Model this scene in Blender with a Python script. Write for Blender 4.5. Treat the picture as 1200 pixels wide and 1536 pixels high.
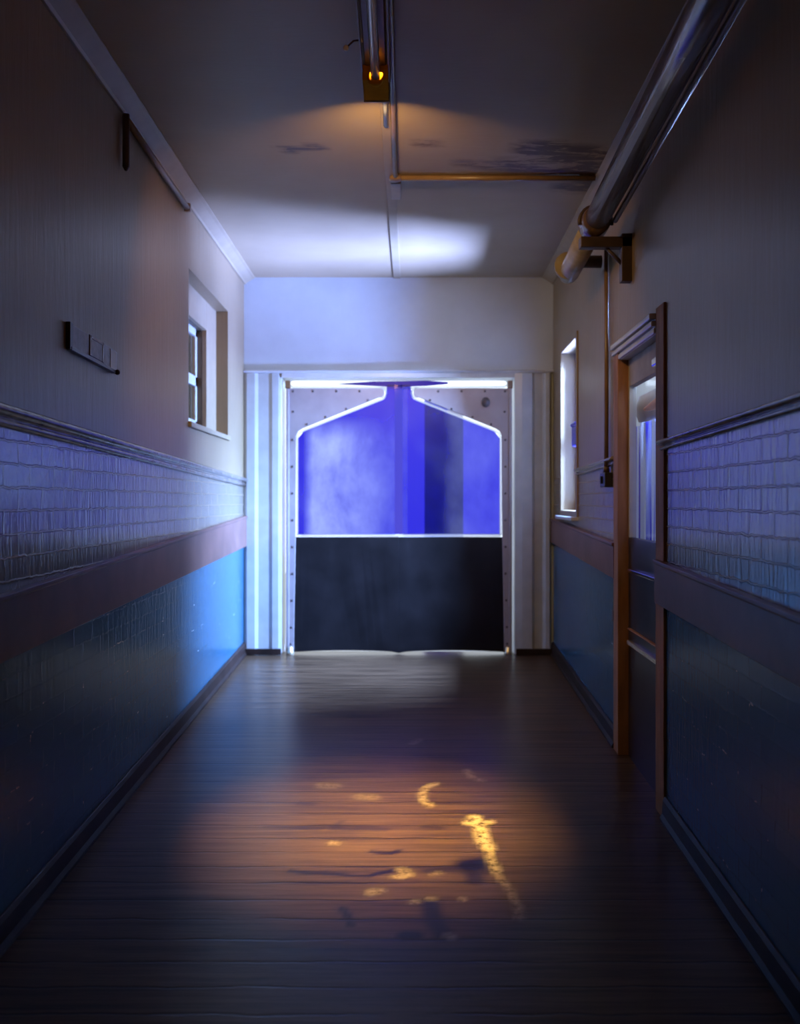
import bpy, bmesh, math, random
from mathutils import Vector, Matrix, noise as mnoise

random.seed(7)
for _o in list(bpy.data.objects):
    bpy.data.objects.remove(_o, do_unlink=True)
SC = bpy.context.scene
COL = SC.collection

# ------------------------------------------------------------------ camera
F = 1402.5           # focal length in photo pixels (1200x1536)
CX, CY = 598.0, 750.0   # vanishing point
EYE = 1.235
YEND = 7.5
cam_d = bpy.data.cameras.new('camera')
cam = bpy.data.objects.new('camera', cam_d)
COL.objects.link(cam)
cam.location = (0, 0, EYE)
cam.rotation_euler = (math.pi/2, 0, 0)
cam_d.sensor_fit = 'AUTO'
cam_d.sensor_width = 36.0
cam_d.lens = F/1536*36.0
cam_d.shift_x = (600-CX)/1536
cam_d.shift_y = -(768-CY)/1536
cam_d.clip_start = 0.05
cam_d.dof.use_dof = True
cam_d.dof.focus_distance = 3.9
cam_d.dof.aperture_fstop = 2.0
SC.camera = cam

# ------------------------------------------------------------------ world, exposure, daylight
SC.view_settings.view_transform = 'Standard'
SC.view_settings.look = 'None'
SC.view_settings.gamma = 1.0
SC.view_settings.exposure = -0.30
SC.view_settings.use_curve_mapping = False
SC.cycles.use_denoising = True
SC.cycles.sample_clamp_indirect = 4.0
SC.cycles.max_bounces = 10
SC.cycles.transparent_max_bounces = 16
w = bpy.data.worlds.new('overcast_sky')
SC.world = w
w.use_nodes = True
bg = w.node_tree.nodes['Background']
bg.inputs[0].default_value = (0.80, 0.90, 1.0, 1)
bg.inputs[1].default_value = 2.15

def area(name, loc, target, sx, sy, power, color, portal=False, spread=math.pi):
    d = bpy.data.lights.new(name, 'AREA')
    d.shape = 'RECTANGLE'
    d.size, d.size_y = sx, sy
    d.energy = power
    d.color = color
    d.spread = spread
    if portal:
        d.cycles.is_portal = True
    o = bpy.data.objects.new(name, d)
    COL.objects.link(o)
    o.location = loc
    v = Vector(target) - Vector(loc)
    o.rotation_euler = v.to_track_quat('-Z', 'Y').to_euler()
    return o

# sky light that enters through the openings
area('portal_end_door', (0.0, 7.62, 1.1), (0, 0, 1.1), 1.9, 2.25, 1, (1, 1, 1), portal=True)
area('daylight_end_door', (0.0, 9.6, 2.6), (0, 4.0, 0.2), 3.2, 2.2, 25, (0.70, 0.82, 1.0))
# daylight standing in the far right window and behind the glazed right door
area('daylight_side_window', (2.45, 6.48, 2.55), (-1.24, 6.95, .7), .8, .8, 4900, (0.27, 0.47, 1.0))
area('added_window_uplight', (4.2, 6.55, -.05), (-.8, 6.4, 3.0), 2.0, 1.7, 13000, (0.24, 0.37, 1.0))  # uplight added outside the window to brighten the far ceiling
area('daylight_side_door', (1.95, 4.35, 2.2), (-1.2, 4.9, 0.9), 0.6, 0.9, 14, (0.5, 0.68, 1.0))
# warm lights added at the unlit ceiling fitting to turn floor and ceiling amber
area('added_warm_down', (-.093, 3.45, 2.885), (-.085, 4.0, -.1), .05, .7, 29, (1.0, .63, .08), spread=math.radians(31))
area('added_warm_forward', (-.093, 3.96, 2.84), (-.10, 6.0, 1.75), .08, .06, 15, (1.0, .62, .24), spread=math.radians(134))
area('added_warm_near', (-.093, 2.35, 2.80), (-.093, 3.6, 2.92), .10, .10, 1.2, (1.0, .44, .18))

# ------------------------------------------------------------------ helpers
def px(x, y, Y):
    """world point on the plane at distance Y seen at photo pixel (x, y)"""
    return Vector(((x-CX)*Y/F, Y, EYE+(CY-y)*Y/F))

XL = -1.24
RA, RB = 1.015, 0.03
def XR(y): return RA+RB*y
SL = 0.034
def ZF(y): return -SL*(YEND-y) if y < YEND else 0.0
ZC = 3.02
def LW(y, z, out=0.0): return Vector((XL+out, y, z))
def RW(y, z, out=0.0): return Vector((XR(y)-out, y, z))
def dl(x): return -XL*F/(CX-x)
def dr(x, out=0.0): return (RA-out)/((x-CX)/F-RB)
def floor_pt(x, y):
    d = (EYE+SL*YEND)/((y-CY)/F+SL)
    return ((x-CX)*d/F, d)
def ceil_pt(x, y):
    d = (ZC-EYE)*F/(CY-y)
    return ((x-CX)*d/F, d)

def link(name, bm, mat, parent=None, smooth=False, bevel=0.0, seg=2):
    bmesh.ops.recalc_face_normals(bm, faces=bm.faces[:])
    me = bpy.data.meshes.new(name)
    bm.to_mesh(me); bm.free()
    mats = mat if isinstance(mat, (list, tuple)) else [mat]
    for m in mats: me.materials.append(m)
    if smooth:
        for p in me.polygons: p.use_smooth = True
    o = bpy.data.objects.new(name, me)
    COL.objects.link(o)
    if parent is not None:
        o.parent = parent
        o.location = -Vector(parent.location)
    if bevel > 0:
        b = o.modifiers.new('bevel', 'BEVEL')
        b.width = bevel; b.segments = seg; b.limit_method = 'ANGLE'; b.angle_limit = math.radians(35)
        b.harden_normals = False
    return o

def tag(o, label=None, cat=None, group=None, kind=None):
    if label: o['label'] = label
    if cat: o['category'] = cat
    if group: o['group'] = group
    if kind: o['kind'] = kind
    return o

def empty(name, loc, label, cat, group=None, kind=None):
    o = bpy.data.objects.new(name, None)
    COL.objects.link(o)
    o.location = loc
    o.empty_display_size = 0.1
    return tag(o, label, cat, group, kind)

def BM(): return bmesh.new()

def prism(bm, pts, vec, mi=0):
    pts = [Vector(p) for p in pts]; vec = Vector(vec)
    a = [bm.verts.new(p) for p in pts]
    b = [bm.verts.new(p+vec) for p in pts]
    n = len(pts)
    fs = [bm.faces.new(a), bm.faces.new(b[::-1])]
    for i in range(n):
        fs.append(bm.faces.new([a[i], b[i], b[(i+1) % n], a[(i+1) % n]]))
    for f in fs: f.material_index = mi
    return bm

def box(bm, x0, x1, y0, y1, z0, z1, mi=0):
    return prism(bm, [(x0, y0, z0), (x1, y0, z0), (x1, y1, z0), (x0, y1, z0)], (0, 0, z1-z0), mi)

def loft(bm, rings, closed=True, caps=True, mi=0):
    vs = [[bm.verts.new(Vector(p)) for p in r] for r in rings]
    n = len(rings[0])
    for a, b in zip(vs[:-1], vs[1:]):
        for i in range(n if closed else n-1):
            f = bm.faces.new([a[i], a[(i+1) % n], b[(i+1) % n], b[i]]); f.material_index = mi
    if caps and closed:
        bm.faces.new(vs[0][::-1]).material_index = mi
        bm.faces.new(vs[-1]).material_index = mi
    return bm

def tube(bm, pts, r, n=12, closed=False):
    pts = [Vector(p) for p in pts]
    rings = []
    prev = None
    N = len(pts)
    for i, p in enumerate(pts):
        if closed:
            t = (pts[(i+1) % N]-pts[i-1]).normalized()
        else:
            t = (pts[min(i+1, N-1)]-pts[max(i-1, 0)]).normalized()
        if prev is None:
            u = t.orthogonal().normalized()
        else:
            u = (prev - t*prev.dot(t))
            u = u.normalized() if u.length > 1e-6 else t.orthogonal().normalized()
        prev = u
        v = t.cross(u)
        rr = r[i] if isinstance(r, (list, tuple)) else r
        rings.append([p+u*math.cos(2*math.pi*k/n)*rr+v*math.sin(2*math.pi*k/n)*rr for k in range(n)])
    if closed:
        rings.append(rings[0])
        vs = [[bm.verts.new(q) for q in rg] for rg in rings[:-1]]
        for i in range(N):
            a, b = vs[i], vs[(i+1) % N]
            for k in range(n):
                bm.faces.new([a[k], a[(k+1) % n], b[(k+1) % n], b[k]])
        return bm
    return loft(bm, rings)

def wallbox(bm, W, y0, y1, z0, z1, o0, o1, mi=0):
    """a box lying on a side wall; W = LW or RW, o0..o1 its distance range out from the wall"""
    prism(bm, [W(y0, z0, o0), W(y1, z0, o0), W(y1, z1, o0), W(y0, z1, o0)], W(y0, z0, o1)-W(y0, z0, o0), mi)
    return bm

# ------------------------------------------------------------------ materials
def newmat(name):
    m = bpy.data.materials.new(name); m.use_nodes = True
    nt = m.node_tree; nt.nodes.clear()
    out = nt.nodes.new('ShaderNodeOutputMaterial')
    return m, nt, out

def N(nt, t, **kw):
    n = nt.nodes.new(t)
    for k, v in kw.items():
        if k in n.inputs: n.inputs[k].default_value = v
        else: setattr(n, k, v)
    return n

def math_node(nt, op, a, b=None, clamp=False):
    n = nt.nodes.new('ShaderNodeMath'); n.operation = op; n.use_clamp = clamp
    for i, v in enumerate((a, b)):
        if v is None: continue
        if isinstance(v, (int, float)): n.inputs[i].default_value = v
        else: nt.links.new(v, n.inputs[i])
    return n.outputs[0]

def mixc(nt, fac, a, b):
    n = nt.nodes.new('ShaderNodeMix'); n.data_type = 'RGBA'
    for s, v in ((0, fac), (6, a), (7, b)):
        if isinstance(v, (int, float)): n.inputs[s].default_value = v
        elif isinstance(v, tuple): n.inputs[s].default_value = (*v, 1) if len(v) == 3 else v
        else: nt.links.new(v, n.inputs[s])
    return n.outputs[2]

def ramp(nt, src, lo, hi):
    n = nt.nodes.new('ShaderNodeMapRange')
    n.inputs[1].default_value = lo; n.inputs[2].default_value = hi
    n.clamp = True
    nt.links.new(src, n.inputs[0])
    return n.outputs[0]

def coords(nt, scale=(1, 1, 1), loc=(0, 0, 0), rot=(0, 0, 0)):
    g = nt.nodes.new('ShaderNodeNewGeometry')
    m = nt.nodes.new('ShaderNodeMapping')
    m.inputs['Scale'].default_value = scale
    m.inputs['Location'].default_value = loc
    m.inputs['Rotation'].default_value = rot
    nt.links.new(g.outputs['Position'], m.inputs[0])
    return m.outputs[0]

def noise_tex(nt, vec, scale=5, detail=4, rough=0.55, dist=0.0):
    n = nt.nodes.new('ShaderNodeTexNoise')
    n.inputs['Scale'].default_value = scale
    n.inputs['Detail'].default_value = detail
    n.inputs['Roughness'].default_value = rough
    n.inputs['Distortion'].default_value = dist
    nt.links.new(vec, n.inputs['Vector'])
    return n.outputs['Fac']

def bump(nt, h, strength, dist=0.01, prev=None):
    b = nt.nodes.new('ShaderNodeBump')
    b.inputs['Strength'].default_value = strength
    b.inputs['Distance'].default_value = dist
    nt.links.new(h, b.inputs['Height'])
    if prev is not None: nt.links.new(prev, b.inputs['Normal'])
    return b.outputs[0]

def pbsdf(nt, out, base, rough=0.5, metal=0.0, spec=0.5, normal=None, coat=0.0, coat_rough=0.1, tint=None, ior=1.5):
    p = nt.nodes.new('ShaderNodeBsdfPrincipled')
    for key, v in (('Base Color', base), ('Roughness', rough), ('Metallic', metal), ('Specular IOR Level', spec),
                   ('Coat Weight', coat), ('Coat Roughness', coat_rough)):
        if isinstance(v, (int, float)): p.inputs[key].default_value = v
        elif isinstance(v, tuple): p.inputs[key].default_value = (*v, 1)
        else: nt.links.new(v, p.inputs[key])
    p.inputs['IOR'].default_value = ior
    if tint: p.inputs['Specular Tint'].default_value = (*tint, 1)
    if normal is not None: nt.links.new(normal, p.inputs['Normal'])
    nt.links.new(p.outputs[0], out.inputs[0])
    return p

def simple(name, c, rough=0.5, metal=0.0, var=0.12, nscale=9, bstr=0.08, spec=0.5, stretch=(1, 1, 1)):
    m, nt, out = newmat(name)
    v = coords(nt, stretch)
    f = noise_tex(nt, v, nscale, 5)
    lo = tuple(x*(1-var*1.6) for x in c); hi = tuple(min(1, x*(1+var)) for x in c)
    b = bump(nt, noise_tex(nt, v, nscale*5, 3), bstr, 0.004)
    pbsdf(nt, out, mixc(nt, ramp(nt, f, .3, .7), lo, hi), rough, metal, spec, b)
    return m

def brick_height(nt, wobble=0.006):
    """stretcher-bond brick relief in the wall plane (y, z)"""
    g = nt.nodes.new('ShaderNodeNewGeometry')
    s = nt.nodes.new('ShaderNodeSeparateXYZ'); nt.links.new(g.outputs['Position'], s.inputs[0])
    c = nt.nodes.new('ShaderNodeCombineXYZ')
    n1 = noise_tex(nt, coords(nt, (1, 1, 1)), 7, 3)
    n2 = noise_tex(nt, coords(nt, (1, 1, 1), (5, 3, 1)), 22, 2)
    dy = math_node(nt, 'MULTIPLY', math_node(nt, 'SUBTRACT', n1, .5), wobble*9)
    dz = math_node(nt, 'MULTIPLY', math_node(nt, 'SUBTRACT', n2, .5), wobble*3)
    nt.links.new(math_node(nt, 'ADD', s.outputs[1], dy), c.inputs[0])
    nt.links.new(math_node(nt, 'ADD', s.outputs[2], dz), c.inputs[1])
    b = nt.nodes.new('ShaderNodeTexBrick')
    b.offset = 0.5
    b.inputs['Scale'].default_value = 1.0
    b.inputs['Brick Width'].default_value = 0.21
    b.inputs['Row Height'].default_value = 0.075
    b.inputs['Mortar Size'].default_value = 0.0045
    b.inputs['Mortar Smooth'].default_value = 0.6
    b.inputs['Bias'].default_value = 0.0
    b.inputs['Color1'].default_value = (1, 1, 1, 1)
    b.inputs['Color2'].default_value = (.7, .7, .7, 1)
    b.inputs['Mortar'].default_value = (0, 0, 0, 1)
    nt.links.new(c.outputs[0], b.inputs[0])
    return b.outputs['Fac'], b.outputs['Color']

# cream plaster, glossy old paint with vertical runs
def mat_plaster(name, c, rough, streak=0.25):
    m, nt, out = newmat(name)
    f = noise_tex(nt, coords(nt), 2.2, 5)
    st = noise_tex(nt, coords(nt, (13, 13, 1.3)), 2.0, 6, .65)
    fine = noise_tex(nt, coords(nt, (1, 1, .35)), 45, 3)
    col = mixc(nt, ramp(nt, f, .3, .75), tuple(x*.82 for x in c), c)
    b = bump(nt, fine, .15, .004, bump(nt, st, streak, .012))
    pbsdf(nt, out, col, rough, 0, .42, b)
    return m

def mat_brick(name, c1, c2, rough, bstr, runs=0.3, spec=0.5, chips=None, joint=.85):
    m, nt, out = newmat(name)
    fac, bc = brick_height(nt)
    f = noise_tex(nt, coords(nt), 3.1, 4)
    st = noise_tex(nt, coords(nt, (16, 16, 2.0)), 2.4, 5, .6)
    h = fac
    tone = math_node(nt, 'MULTIPLY', bc, 0.5)
    b = bump(nt, st, runs, .016, bump(nt, h, bstr, .010))
    col = mixc(nt, math_node(nt, 'ADD', tone, math_node(nt, 'MULTIPLY', f, .4), True), c1, c2)
    col = mixc(nt, math_node(nt, 'MULTIPLY', fac, joint), col, tuple(min(1, x*2.2) for x in c2))  # lighter joints paint in the light that raised mortar catches
    if chips:
        # chipped paint along the mortar courses
        cn = noise_tex(nt, coords(nt, (1, 1, 2.5)), 11, 4, .6)
        ch = math_node(nt, 'MULTIPLY', ramp(nt, cn, .63, .70), ramp(nt, fac, .35, .9))
        col = mixc(nt, ch, col, chips)
    pbsdf(nt, out, col, rough, 0, min(spec, .5), b, ior=1.5 if spec <= .5 else 2.3)
    return m

M = {}
M['plaster'] = mat_plaster('cream_gloss_plaster', (.27, .185, .10), .38)
M['tile'] = mat_brick('cream_glazed_brick', (.16, .125, .085), (.23, .18, .125), .16, .9, .24, 1.0)
M['bluewall'] = mat_brick('blue_painted_brick', (.024, .078, .12), (.040, .115, .185), .22, .10, .12, .28, joint=.05, chips=(.5, .5, .46))
M['endplaster'] = mat_plaster('white_gloss_plaster', (.54, .58, .58), .45, .05)
M['ceilplain'] = None
M['trimwhite'] = simple('white_gloss_paint', (.52, .505, .47), .28, var=.06, bstr=.04)
M['cornice'] = simple('cream_cornice_paint', (.31, .23, .14), .4, var=.06, bstr=.05)
M['rail'] = simple('brown_mauve_gloss_paint', (.165, .082, .064), .36, spec=.22, var=.18, nscale=4, bstr=.06)
M['mould'] = simple('dark_brown_glazed_tile', (.20, .15, .12), .18, var=.3, nscale=8, bstr=.25, spec=.7)
M['skirt'] = simple('dark_brown_skirting', (.022, .011, .008), .5, spec=.25, var=.3, bstr=.12)
M['casing'] = simple('brown_varnished_casing', (.34, .165, .085), .65, spec=.1, var=.2, nscale=5, bstr=.08, stretch=(4, 4, .6))
M['darkdoor'] = simple('near_black_door_paint', (.022, .018, .017), .28, var=.3, bstr=.06)
M['surround'] = simple('white_surround_paint', (.41, .42, .41), .32, var=.06, bstr=.04)
M['enamel'] = simple('white_enamel', (.6, .6, .6), .14, var=.04, bstr=.02)
M['steel'] = simple('mauve_grey_steel', (.36, .31, .31), .38, .25, var=.08, nscale=6, bstr=.03)
M['rivet'] = simple('dark_rivet', (.10, .08, .08), .4, .5)
M['rubber'] = simple('black_rubber', (.010, .0085, .0095), .5, spec=.18, var=.3, nscale=4, bstr=.12)
M['brown'] = simple('brown_hinge_block', (.17, .09, .04), .4)
M['brass'] = simple('pale_brass', (.75, .65, .45), .25, .7)
M['pipe'] = simple('brown_glossy_pipe', (.13, .075, .045), .17, .15, var=.15, nscale=7, bstr=.03, spec=.7)
M['pipepale'] = simple('pale_lagging', (.30, .24, .17), .25, var=.15)
M['iron'] = simple('dark_brown_iron', (.075, .045, .035), .5, .2, var=.2)
M['conduit'] = simple('brown_conduit_paint', (.20, .12, .07), .35, var=.15)
M['conduitpale'] = simple('cream_conduit_paint', (.40, .32, .24), .35, var=.1)
M['blackbox'] = simple('black_switch_box', (.025, .022, .028), .35)
M['sign'] = simple('worn_mauve_sign_paint', (.21, .155, .135), .42, var=.35, nscale=22, bstr=.1)
M['signdark'] = simple('dark_sign_edge', (.028, .019, .02), .35)
M['signpale'] = simple('pale_sign_end', (.50, .46, .45), .35)
M['fitbody'] = simple('dim_enamel_fitting', (.22, .14, .095), .28, .1, var=.1)
M['amber'] = simple('yellowed_lampholder', (.46, .19, .014), .55, spec=0.0, var=.12)
M['whiteplastic'] = simple('white_plastic', (.72, .70, .68), .3, var=.04)
M['chrome'] = simple('bright_metal', (.85, .85, .87), .12, 1.0, var=.03, bstr=.01)
M['windowdark'] = simple('dark_brown_sash_interior', (.10, .068, .035), .5)
M['glintblue'] = simple('glint_blue', (.03, .03, .55), .3)
M['concrete'] = simple('pale_concrete', (.62, .62, .62), .8)
M['bluepaint'] = simple('blue_post_paint', (.18, .18, .95), .6)
M['palepaint'] = simple('pale_post_paint', (.80, .80, .90), .5)
M['orange'] = simple('rust_orange_cloth', (.42, .13, .045), .7)
M['greycloth'] = simple('grey_brown_cloth', (.33, .28, .25), .7)

# ceiling: cream distemper with a brown peeling damp stain (attribute painted per vertex)
def mat_ceiling():
    m, nt, out = newmat('cream_ceiling_paint')
    a = nt.nodes.new('ShaderNodeAttribute'); a.attribute_name = 'stain'
    n = noise_tex(nt, coords(nt, (1.0, 3.2, 1)), 7, 6, .65, .6)
    n2 = noise_tex(nt, coords(nt), 1.4, 3)
    msk = math_node(nt, 'MULTIPLY', a.outputs['Fac'], math_node(nt, 'MULTIPLY', ramp(nt, n, .41, .53), 1.5), True)
    base = mixc(nt, ramp(nt, n2, .3, .7), (.31, .22, .125), (.37, .27, .16))
    halo = mixc(nt, math_node(nt, 'MULTIPLY', a.outputs['Fac'], .6), base, (.22, .13, .06))
    col = mixc(nt, msk, halo, (.07, .03, .014))
    b = bump(nt, n, .12, .01, bump(nt, noise_tex(nt, coords(nt, (1, 5, 1)), 8, 3), .06, .01))
    pbsdf(nt, out, col, .45, 0, .4, b)
    return m
M['ceiling'] = mat_ceiling()

def mat_floor():
    m, nt, out = newmat('varnished_floor_boards')
    a = nt.nodes.new('ShaderNodeAttribute'); a.attribute_name = 'scar'
    d = nt.nodes.new('ShaderNodeAttribute'); d.attribute_name = 'dark'
    grain = noise_tex(nt, coords(nt, (.9, 17, 1)), 2.0, 5, .55, .25)
    fine = noise_tex(nt, coords(nt, (6, 80, 1)), 2.0, 3, .6)
    big = noise_tex(nt, coords(nt, (1.3, 3.0, 1), (3, 1, 0)), 2.6, 4)
    # joints between boards that run across the corridor
    g = nt.nodes.new('ShaderNodeNewGeometry')
    s = nt.nodes.new('ShaderNodeSeparateXYZ'); nt.links.new(g.outputs['Position'], s.inputs[0])
    wob = math_node(nt, 'MULTIPLY', noise_tex(nt, coords(nt), 5, 3), .03)
    yy = math_node(nt, 'DIVIDE', math_node(nt, 'ADD', s.outputs[1], wob), .135)
    fr = math_node(nt, 'ABSOLUTE', math_node(nt, 'SUBTRACT', math_node(nt, 'FRACT', yy), .5))
    joint = math_node(nt, 'MULTIPLY', ramp(nt, fr, .44, .485), ramp(nt, big, .30, .52))
    c = mixc(nt, ramp(nt, grain, .30, .68), (.020, .011, .006), (.105, .060, .032))
    c = mixc(nt, math_node(nt, 'MULTIPLY', ramp(nt, fine, .5, .8), .35), c, (.17, .10, .06))
    c = mixc(nt, joint, c, (.012, .007, .005))
    c = mixc(nt, math_node(nt, 'MULTIPLY', d.outputs['Fac'], 1.3, True), c, (.004, .003, .002))
    c = mixc(nt, math_node(nt, 'MULTIPLY', a.outputs['Fac'], ramp(nt, noise_tex(nt, coords(nt), 30, 4), .30, .55)), c, (.62, .50, .36))
    h = math_node(nt, 'SUBTRACT', grain, math_node(nt, 'MULTIPLY', joint, 1.2))
    b = bump(nt, fine, .06, .003, bump(nt, h, .14, .005))
    r = math_node(nt, 'ADD', .25, math_node(nt, 'MULTIPLY', fine, .10))
    pbsdf(nt, out, c, r, 0.0, .20, b, tint=(1.0, .78, .55))
    return m
M['floor'] = mat_floor()

# blue translucent vinyl with whitish scuffs
def mat_vinyl(name, scuff):
    m, nt, out = newmat(name)
    tr = N(nt, 'ShaderNodeBsdfTransparent')
    tr.inputs[0].default_value = (.022, .017, .46, 1)
    tl = N(nt, 'ShaderNodeBsdfTranslucent'); tl.inputs[0].default_value = (.55, .62, .95, 1)
    gl = N(nt, 'ShaderNodeBsdfGlossy'); gl.inputs['Roughness'].default_value = .35
    at = nt.nodes.new('ShaderNodeAttribute'); at.attribute_name = 'scuff'
    n = noise_tex(nt, coords(nt, (1, 1, .6)), 3.5, 7, .6, .15)
    n2 = noise_tex(nt, coords(nt, (1, 1, 1), (2, 2, 7)), 2.5, 3)
    msk = math_node(nt, 'MULTIPLY', math_node(nt, 'MULTIPLY', at.outputs['Fac'], ramp(nt, n, .2, .8)), scuff, True)
    msk = math_node(nt, 'ADD', msk, math_node(nt, 'MULTIPLY', ramp(nt, n2, .45, .8), .05*scuff), True)
    a = N(nt, 'ShaderNodeMixShader'); nt.links.new(msk, a.inputs[0])
    nt.links.new(tr.outputs[0], a.inputs[1]); nt.links.new(tl.outputs[0], a.inputs[2])
    b = N(nt, 'ShaderNodeMixShader'); b.inputs[0].default_value = .04
    nt.links.new(a.outputs[0], b.inputs[1]); nt.links.new(gl.outputs[0], b.inputs[2])
    nt.links.new(b.outputs[0], out.inputs[0])
    return m
M['vinyl'] = mat_vinyl('blue_clear_vinyl', 1.0)

def mat_clear(name, t=.93, col=(1, 1, 1), tcol=(.95, .97, 1)):
    m, nt, out = newmat(name)
    tr = N(nt, 'ShaderNodeBsdfTransparent'); tr.inputs[0].default_value = (*tcol, 1)
    gl = N(nt, 'ShaderNodeBsdfGlossy'); gl.inputs['Roughness'].default_value = .06
    gl.inputs[0].default_value = (*col, 1)
    b = N(nt, 'ShaderNodeMixShader'); b.inputs[0].default_value = 1-t
    nt.links.new(tr.outputs[0], b.inputs[1]); nt.links.new(gl.outputs[0], b.inputs[2])
    nt.links.new(b.outputs[0], out.inputs[0])
    return m
def mat_light_line():
    m, nt, out = newmat('clear_light_line')
    tr = N(nt, 'ShaderNodeBsdfTransparent'); tl = N(nt, 'ShaderNodeBsdfTranslucent')
    tl.inputs[0].default_value = (.92, .95, 1, 1)
    b = N(nt, 'ShaderNodeMixShader'); b.inputs[0].default_value = .55
    nt.links.new(tr.outputs[0], b.inputs[1]); nt.links.new(tl.outputs[0], b.inputs[2])
    nt.links.new(b.outputs[0], out.inputs[0])
    return m
M['clear'] = mat_light_line()
M['glass'] = mat_clear('window_glass', .9)
M['darkglass'] = simple('dark_window_glass', (.055, .038, .02), .08, bstr=.01)
M['strip'] = mat_clear('pale_vinyl_strip', .96, tcol=(.25, .23, .65))

def mat_curtain():
    m, nt, out = newmat('blue_white_curtain_cloth')
    g = nt.nodes.new('ShaderNodeNewGeometry')
    s = nt.nodes.new('ShaderNodeSeparateXYZ'); nt.links.new(g.outputs['Position'], s.inputs[0])
    n = noise_tex(nt, coords(nt, (18, 18, .4)), 1.6, 2)
    f = ramp(nt, n, .46, .54)
    col = mixc(nt, f, (.07, .055, .62), (.80, .84, .95))
    d = N(nt, 'ShaderNodeBsdfDiffuse'); t = N(nt, 'ShaderNodeBsdfTranslucent')
    nt.links.new(col, d.inputs[0]); nt.links.new(col, t.inputs[0])
    mx = N(nt, 'ShaderNodeMixShader'); mx.inputs[0].default_value = .75
    nt.links.new(d.outputs[0], mx.inputs[1]); nt.links.new(t.outputs[0], mx.inputs[2])
    nt.links.new(mx.outputs[0], out.inputs[0])
    return m
M['curtain'] = mat_curtain()

def mat_tube():
    m, nt, out = newmat('unlit_tube_glass')
    p = pbsdf(nt, out, (.36, .33, .30), .08, 0, .8)
    p.inputs['Emission Color'].default_value = (1, .5, .22, 1)
    p.inputs['Emission Strength'].default_value = 0.0
    return m
M['tube'] = mat_tube()

# ------------------------------------------------------------------ stain / wear masks
def seg_dist(p, a, b):
    ax, ay = a; bx, by = b
    dx, dy = bx-ax, by-ay
    L = dx*dx+dy*dy
    t = 0 if L == 0 else max(0, min(1, ((p[0]-ax)*dx+(p[1]-ay)*dy)/L))
    return math.hypot(p[0]-ax-t*dx, p[1]-ay-t*dy), t

def wobble(x, y, s=9, a=.012):
    return (x+a*mnoise.noise((x*s, y*s, 1.3)), y+a*mnoise.noise((x*s, y*s, 7.1)))

# ------------------------------------------------------------------ the shell
Y0 = -1.6
# floor
nx, ny = 150, 520
bm = BM()
vv = []
for j in range(ny+1):
    t = j/ny
    y = Y0+(YEND+.12-Y0)*t
    vv.append([bm.verts.new((XL-.04+(XR(y)+.04-XL+.04)*i/nx, y, ZF(min(y, YEND)))) for i in range(nx+1)])
for j in range(ny):
    for i in range(nx):
        bm.faces.new([vv[j][i], vv[j][i+1], vv[j+1][i+1], vv[j+1][i]])
floor = link('floor', bm, M['floor'], smooth=True)
tag(floor, 'dark varnished board floor of the corridor, worn and scuffed', 'floor', kind='structure')
scars = [  # photo pixel polylines with half widths (m)
    ([(700, 1233), (716, 1236), (735, 1233)], .012, .8),
    ([(714, 1226), (722, 1250), (730, 1272)], .016, .9),
    ([(728, 1265), (738, 1292), (746, 1308)], .010, .55),
    ([(748, 1312), (764, 1335), (775, 1352), (781, 1376)], .006, .30),
    ([(652, 1176), (640, 1180), (632, 1190), (635, 1200), (645, 1209)], .010, .45),
    ([(603, 1304), (612, 1312)], .012, .42), ([(594, 1316), (602, 1316)], .010, .4),
    ([(557, 1338), (566, 1336)], .014, .42), ([(499, 1265), (501, 1266)], .008, .4),
    ([(622, 1353), (628, 1353)], .006, .35), ([(645, 1348), (650, 1348)], .006, .35), ([(670, 1403), (675, 1406)], .008, .3),
    ([(700, 1155), (709, 1166)], .012, .28), ([(618, 1115), (628, 1110)], .012, .2), ([(720, 1170), (724, 1170)], .010, .25),
    ([(480, 1178), (500, 1180)], .02, .18), ([(540, 1195), (560, 1196)], .02, .18),
    ([(660, 1310), (652, 1311)], .006, .3), ([(694, 1348), (698, 1349)], .006, .3),
]
darks = [
    ([(436, 1306), (470, 1310), (520, 1312), (550, 1315), (590, 1306)], .006, .8),
    ([(640, 1306), (690, 1304), (730, 1300)], .010, .6),
    ([(706, 1298), (722, 1296)], .045, .85), ([(712, 1310), (713, 1322)], .02, .6),
    ([(560, 1277), (585, 1281), (597, 1276)], .006, .7),
    ([(515, 1362), (522, 1372), (526, 1388)], .006, .75),
    ([(606, 1404), (624, 1404)], .016, .9), ([(645, 1352), (650, 1375), (662, 1395), (664, 1405)], .018, .7),
    ([(636, 1240), (660, 1242)], .01, .5), ([(400, 1241), (480, 1243)], .008, .4), ([(450, 1206), (465, 1207)], .01, .5),
    ([(500, 1243), (580, 1244)], .006, .5), ([(505, 1240), (512, 1232)], .005, .5),
]
def paint(o, attr, lines, soft=1.0):
    me = o.data
    a = me.attributes.new(attr, 'FLOAT', 'POINT')
    L = [([floor_pt(*q) for q in pts], w, s) for pts, w, s in lines]
    for v in me.vertices:
        x, y, z = v.co
        if y < 2.3 or y > 6.0: continue
        p = wobble(x, y)
        best = 0
        for pts, wd, s in L:
            for p0, p1 in zip(pts[:-1], pts[1:]):
                if abs(p[1]-p0[1]) > .5 or abs(p[0]-p0[0]) > .6: continue
                dd, _ = seg_dist(p, p0, p1)
                e = wd*1.25+.007
                f = max(0.0, min(1.0, (e*1.5-dd)/(e)))
                if f*s > best: best = f*s
        if best > 0: a.data[v.index].value = best
paint(floor, 'scar', scars)
paint(floor, 'dark', darks)

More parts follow.
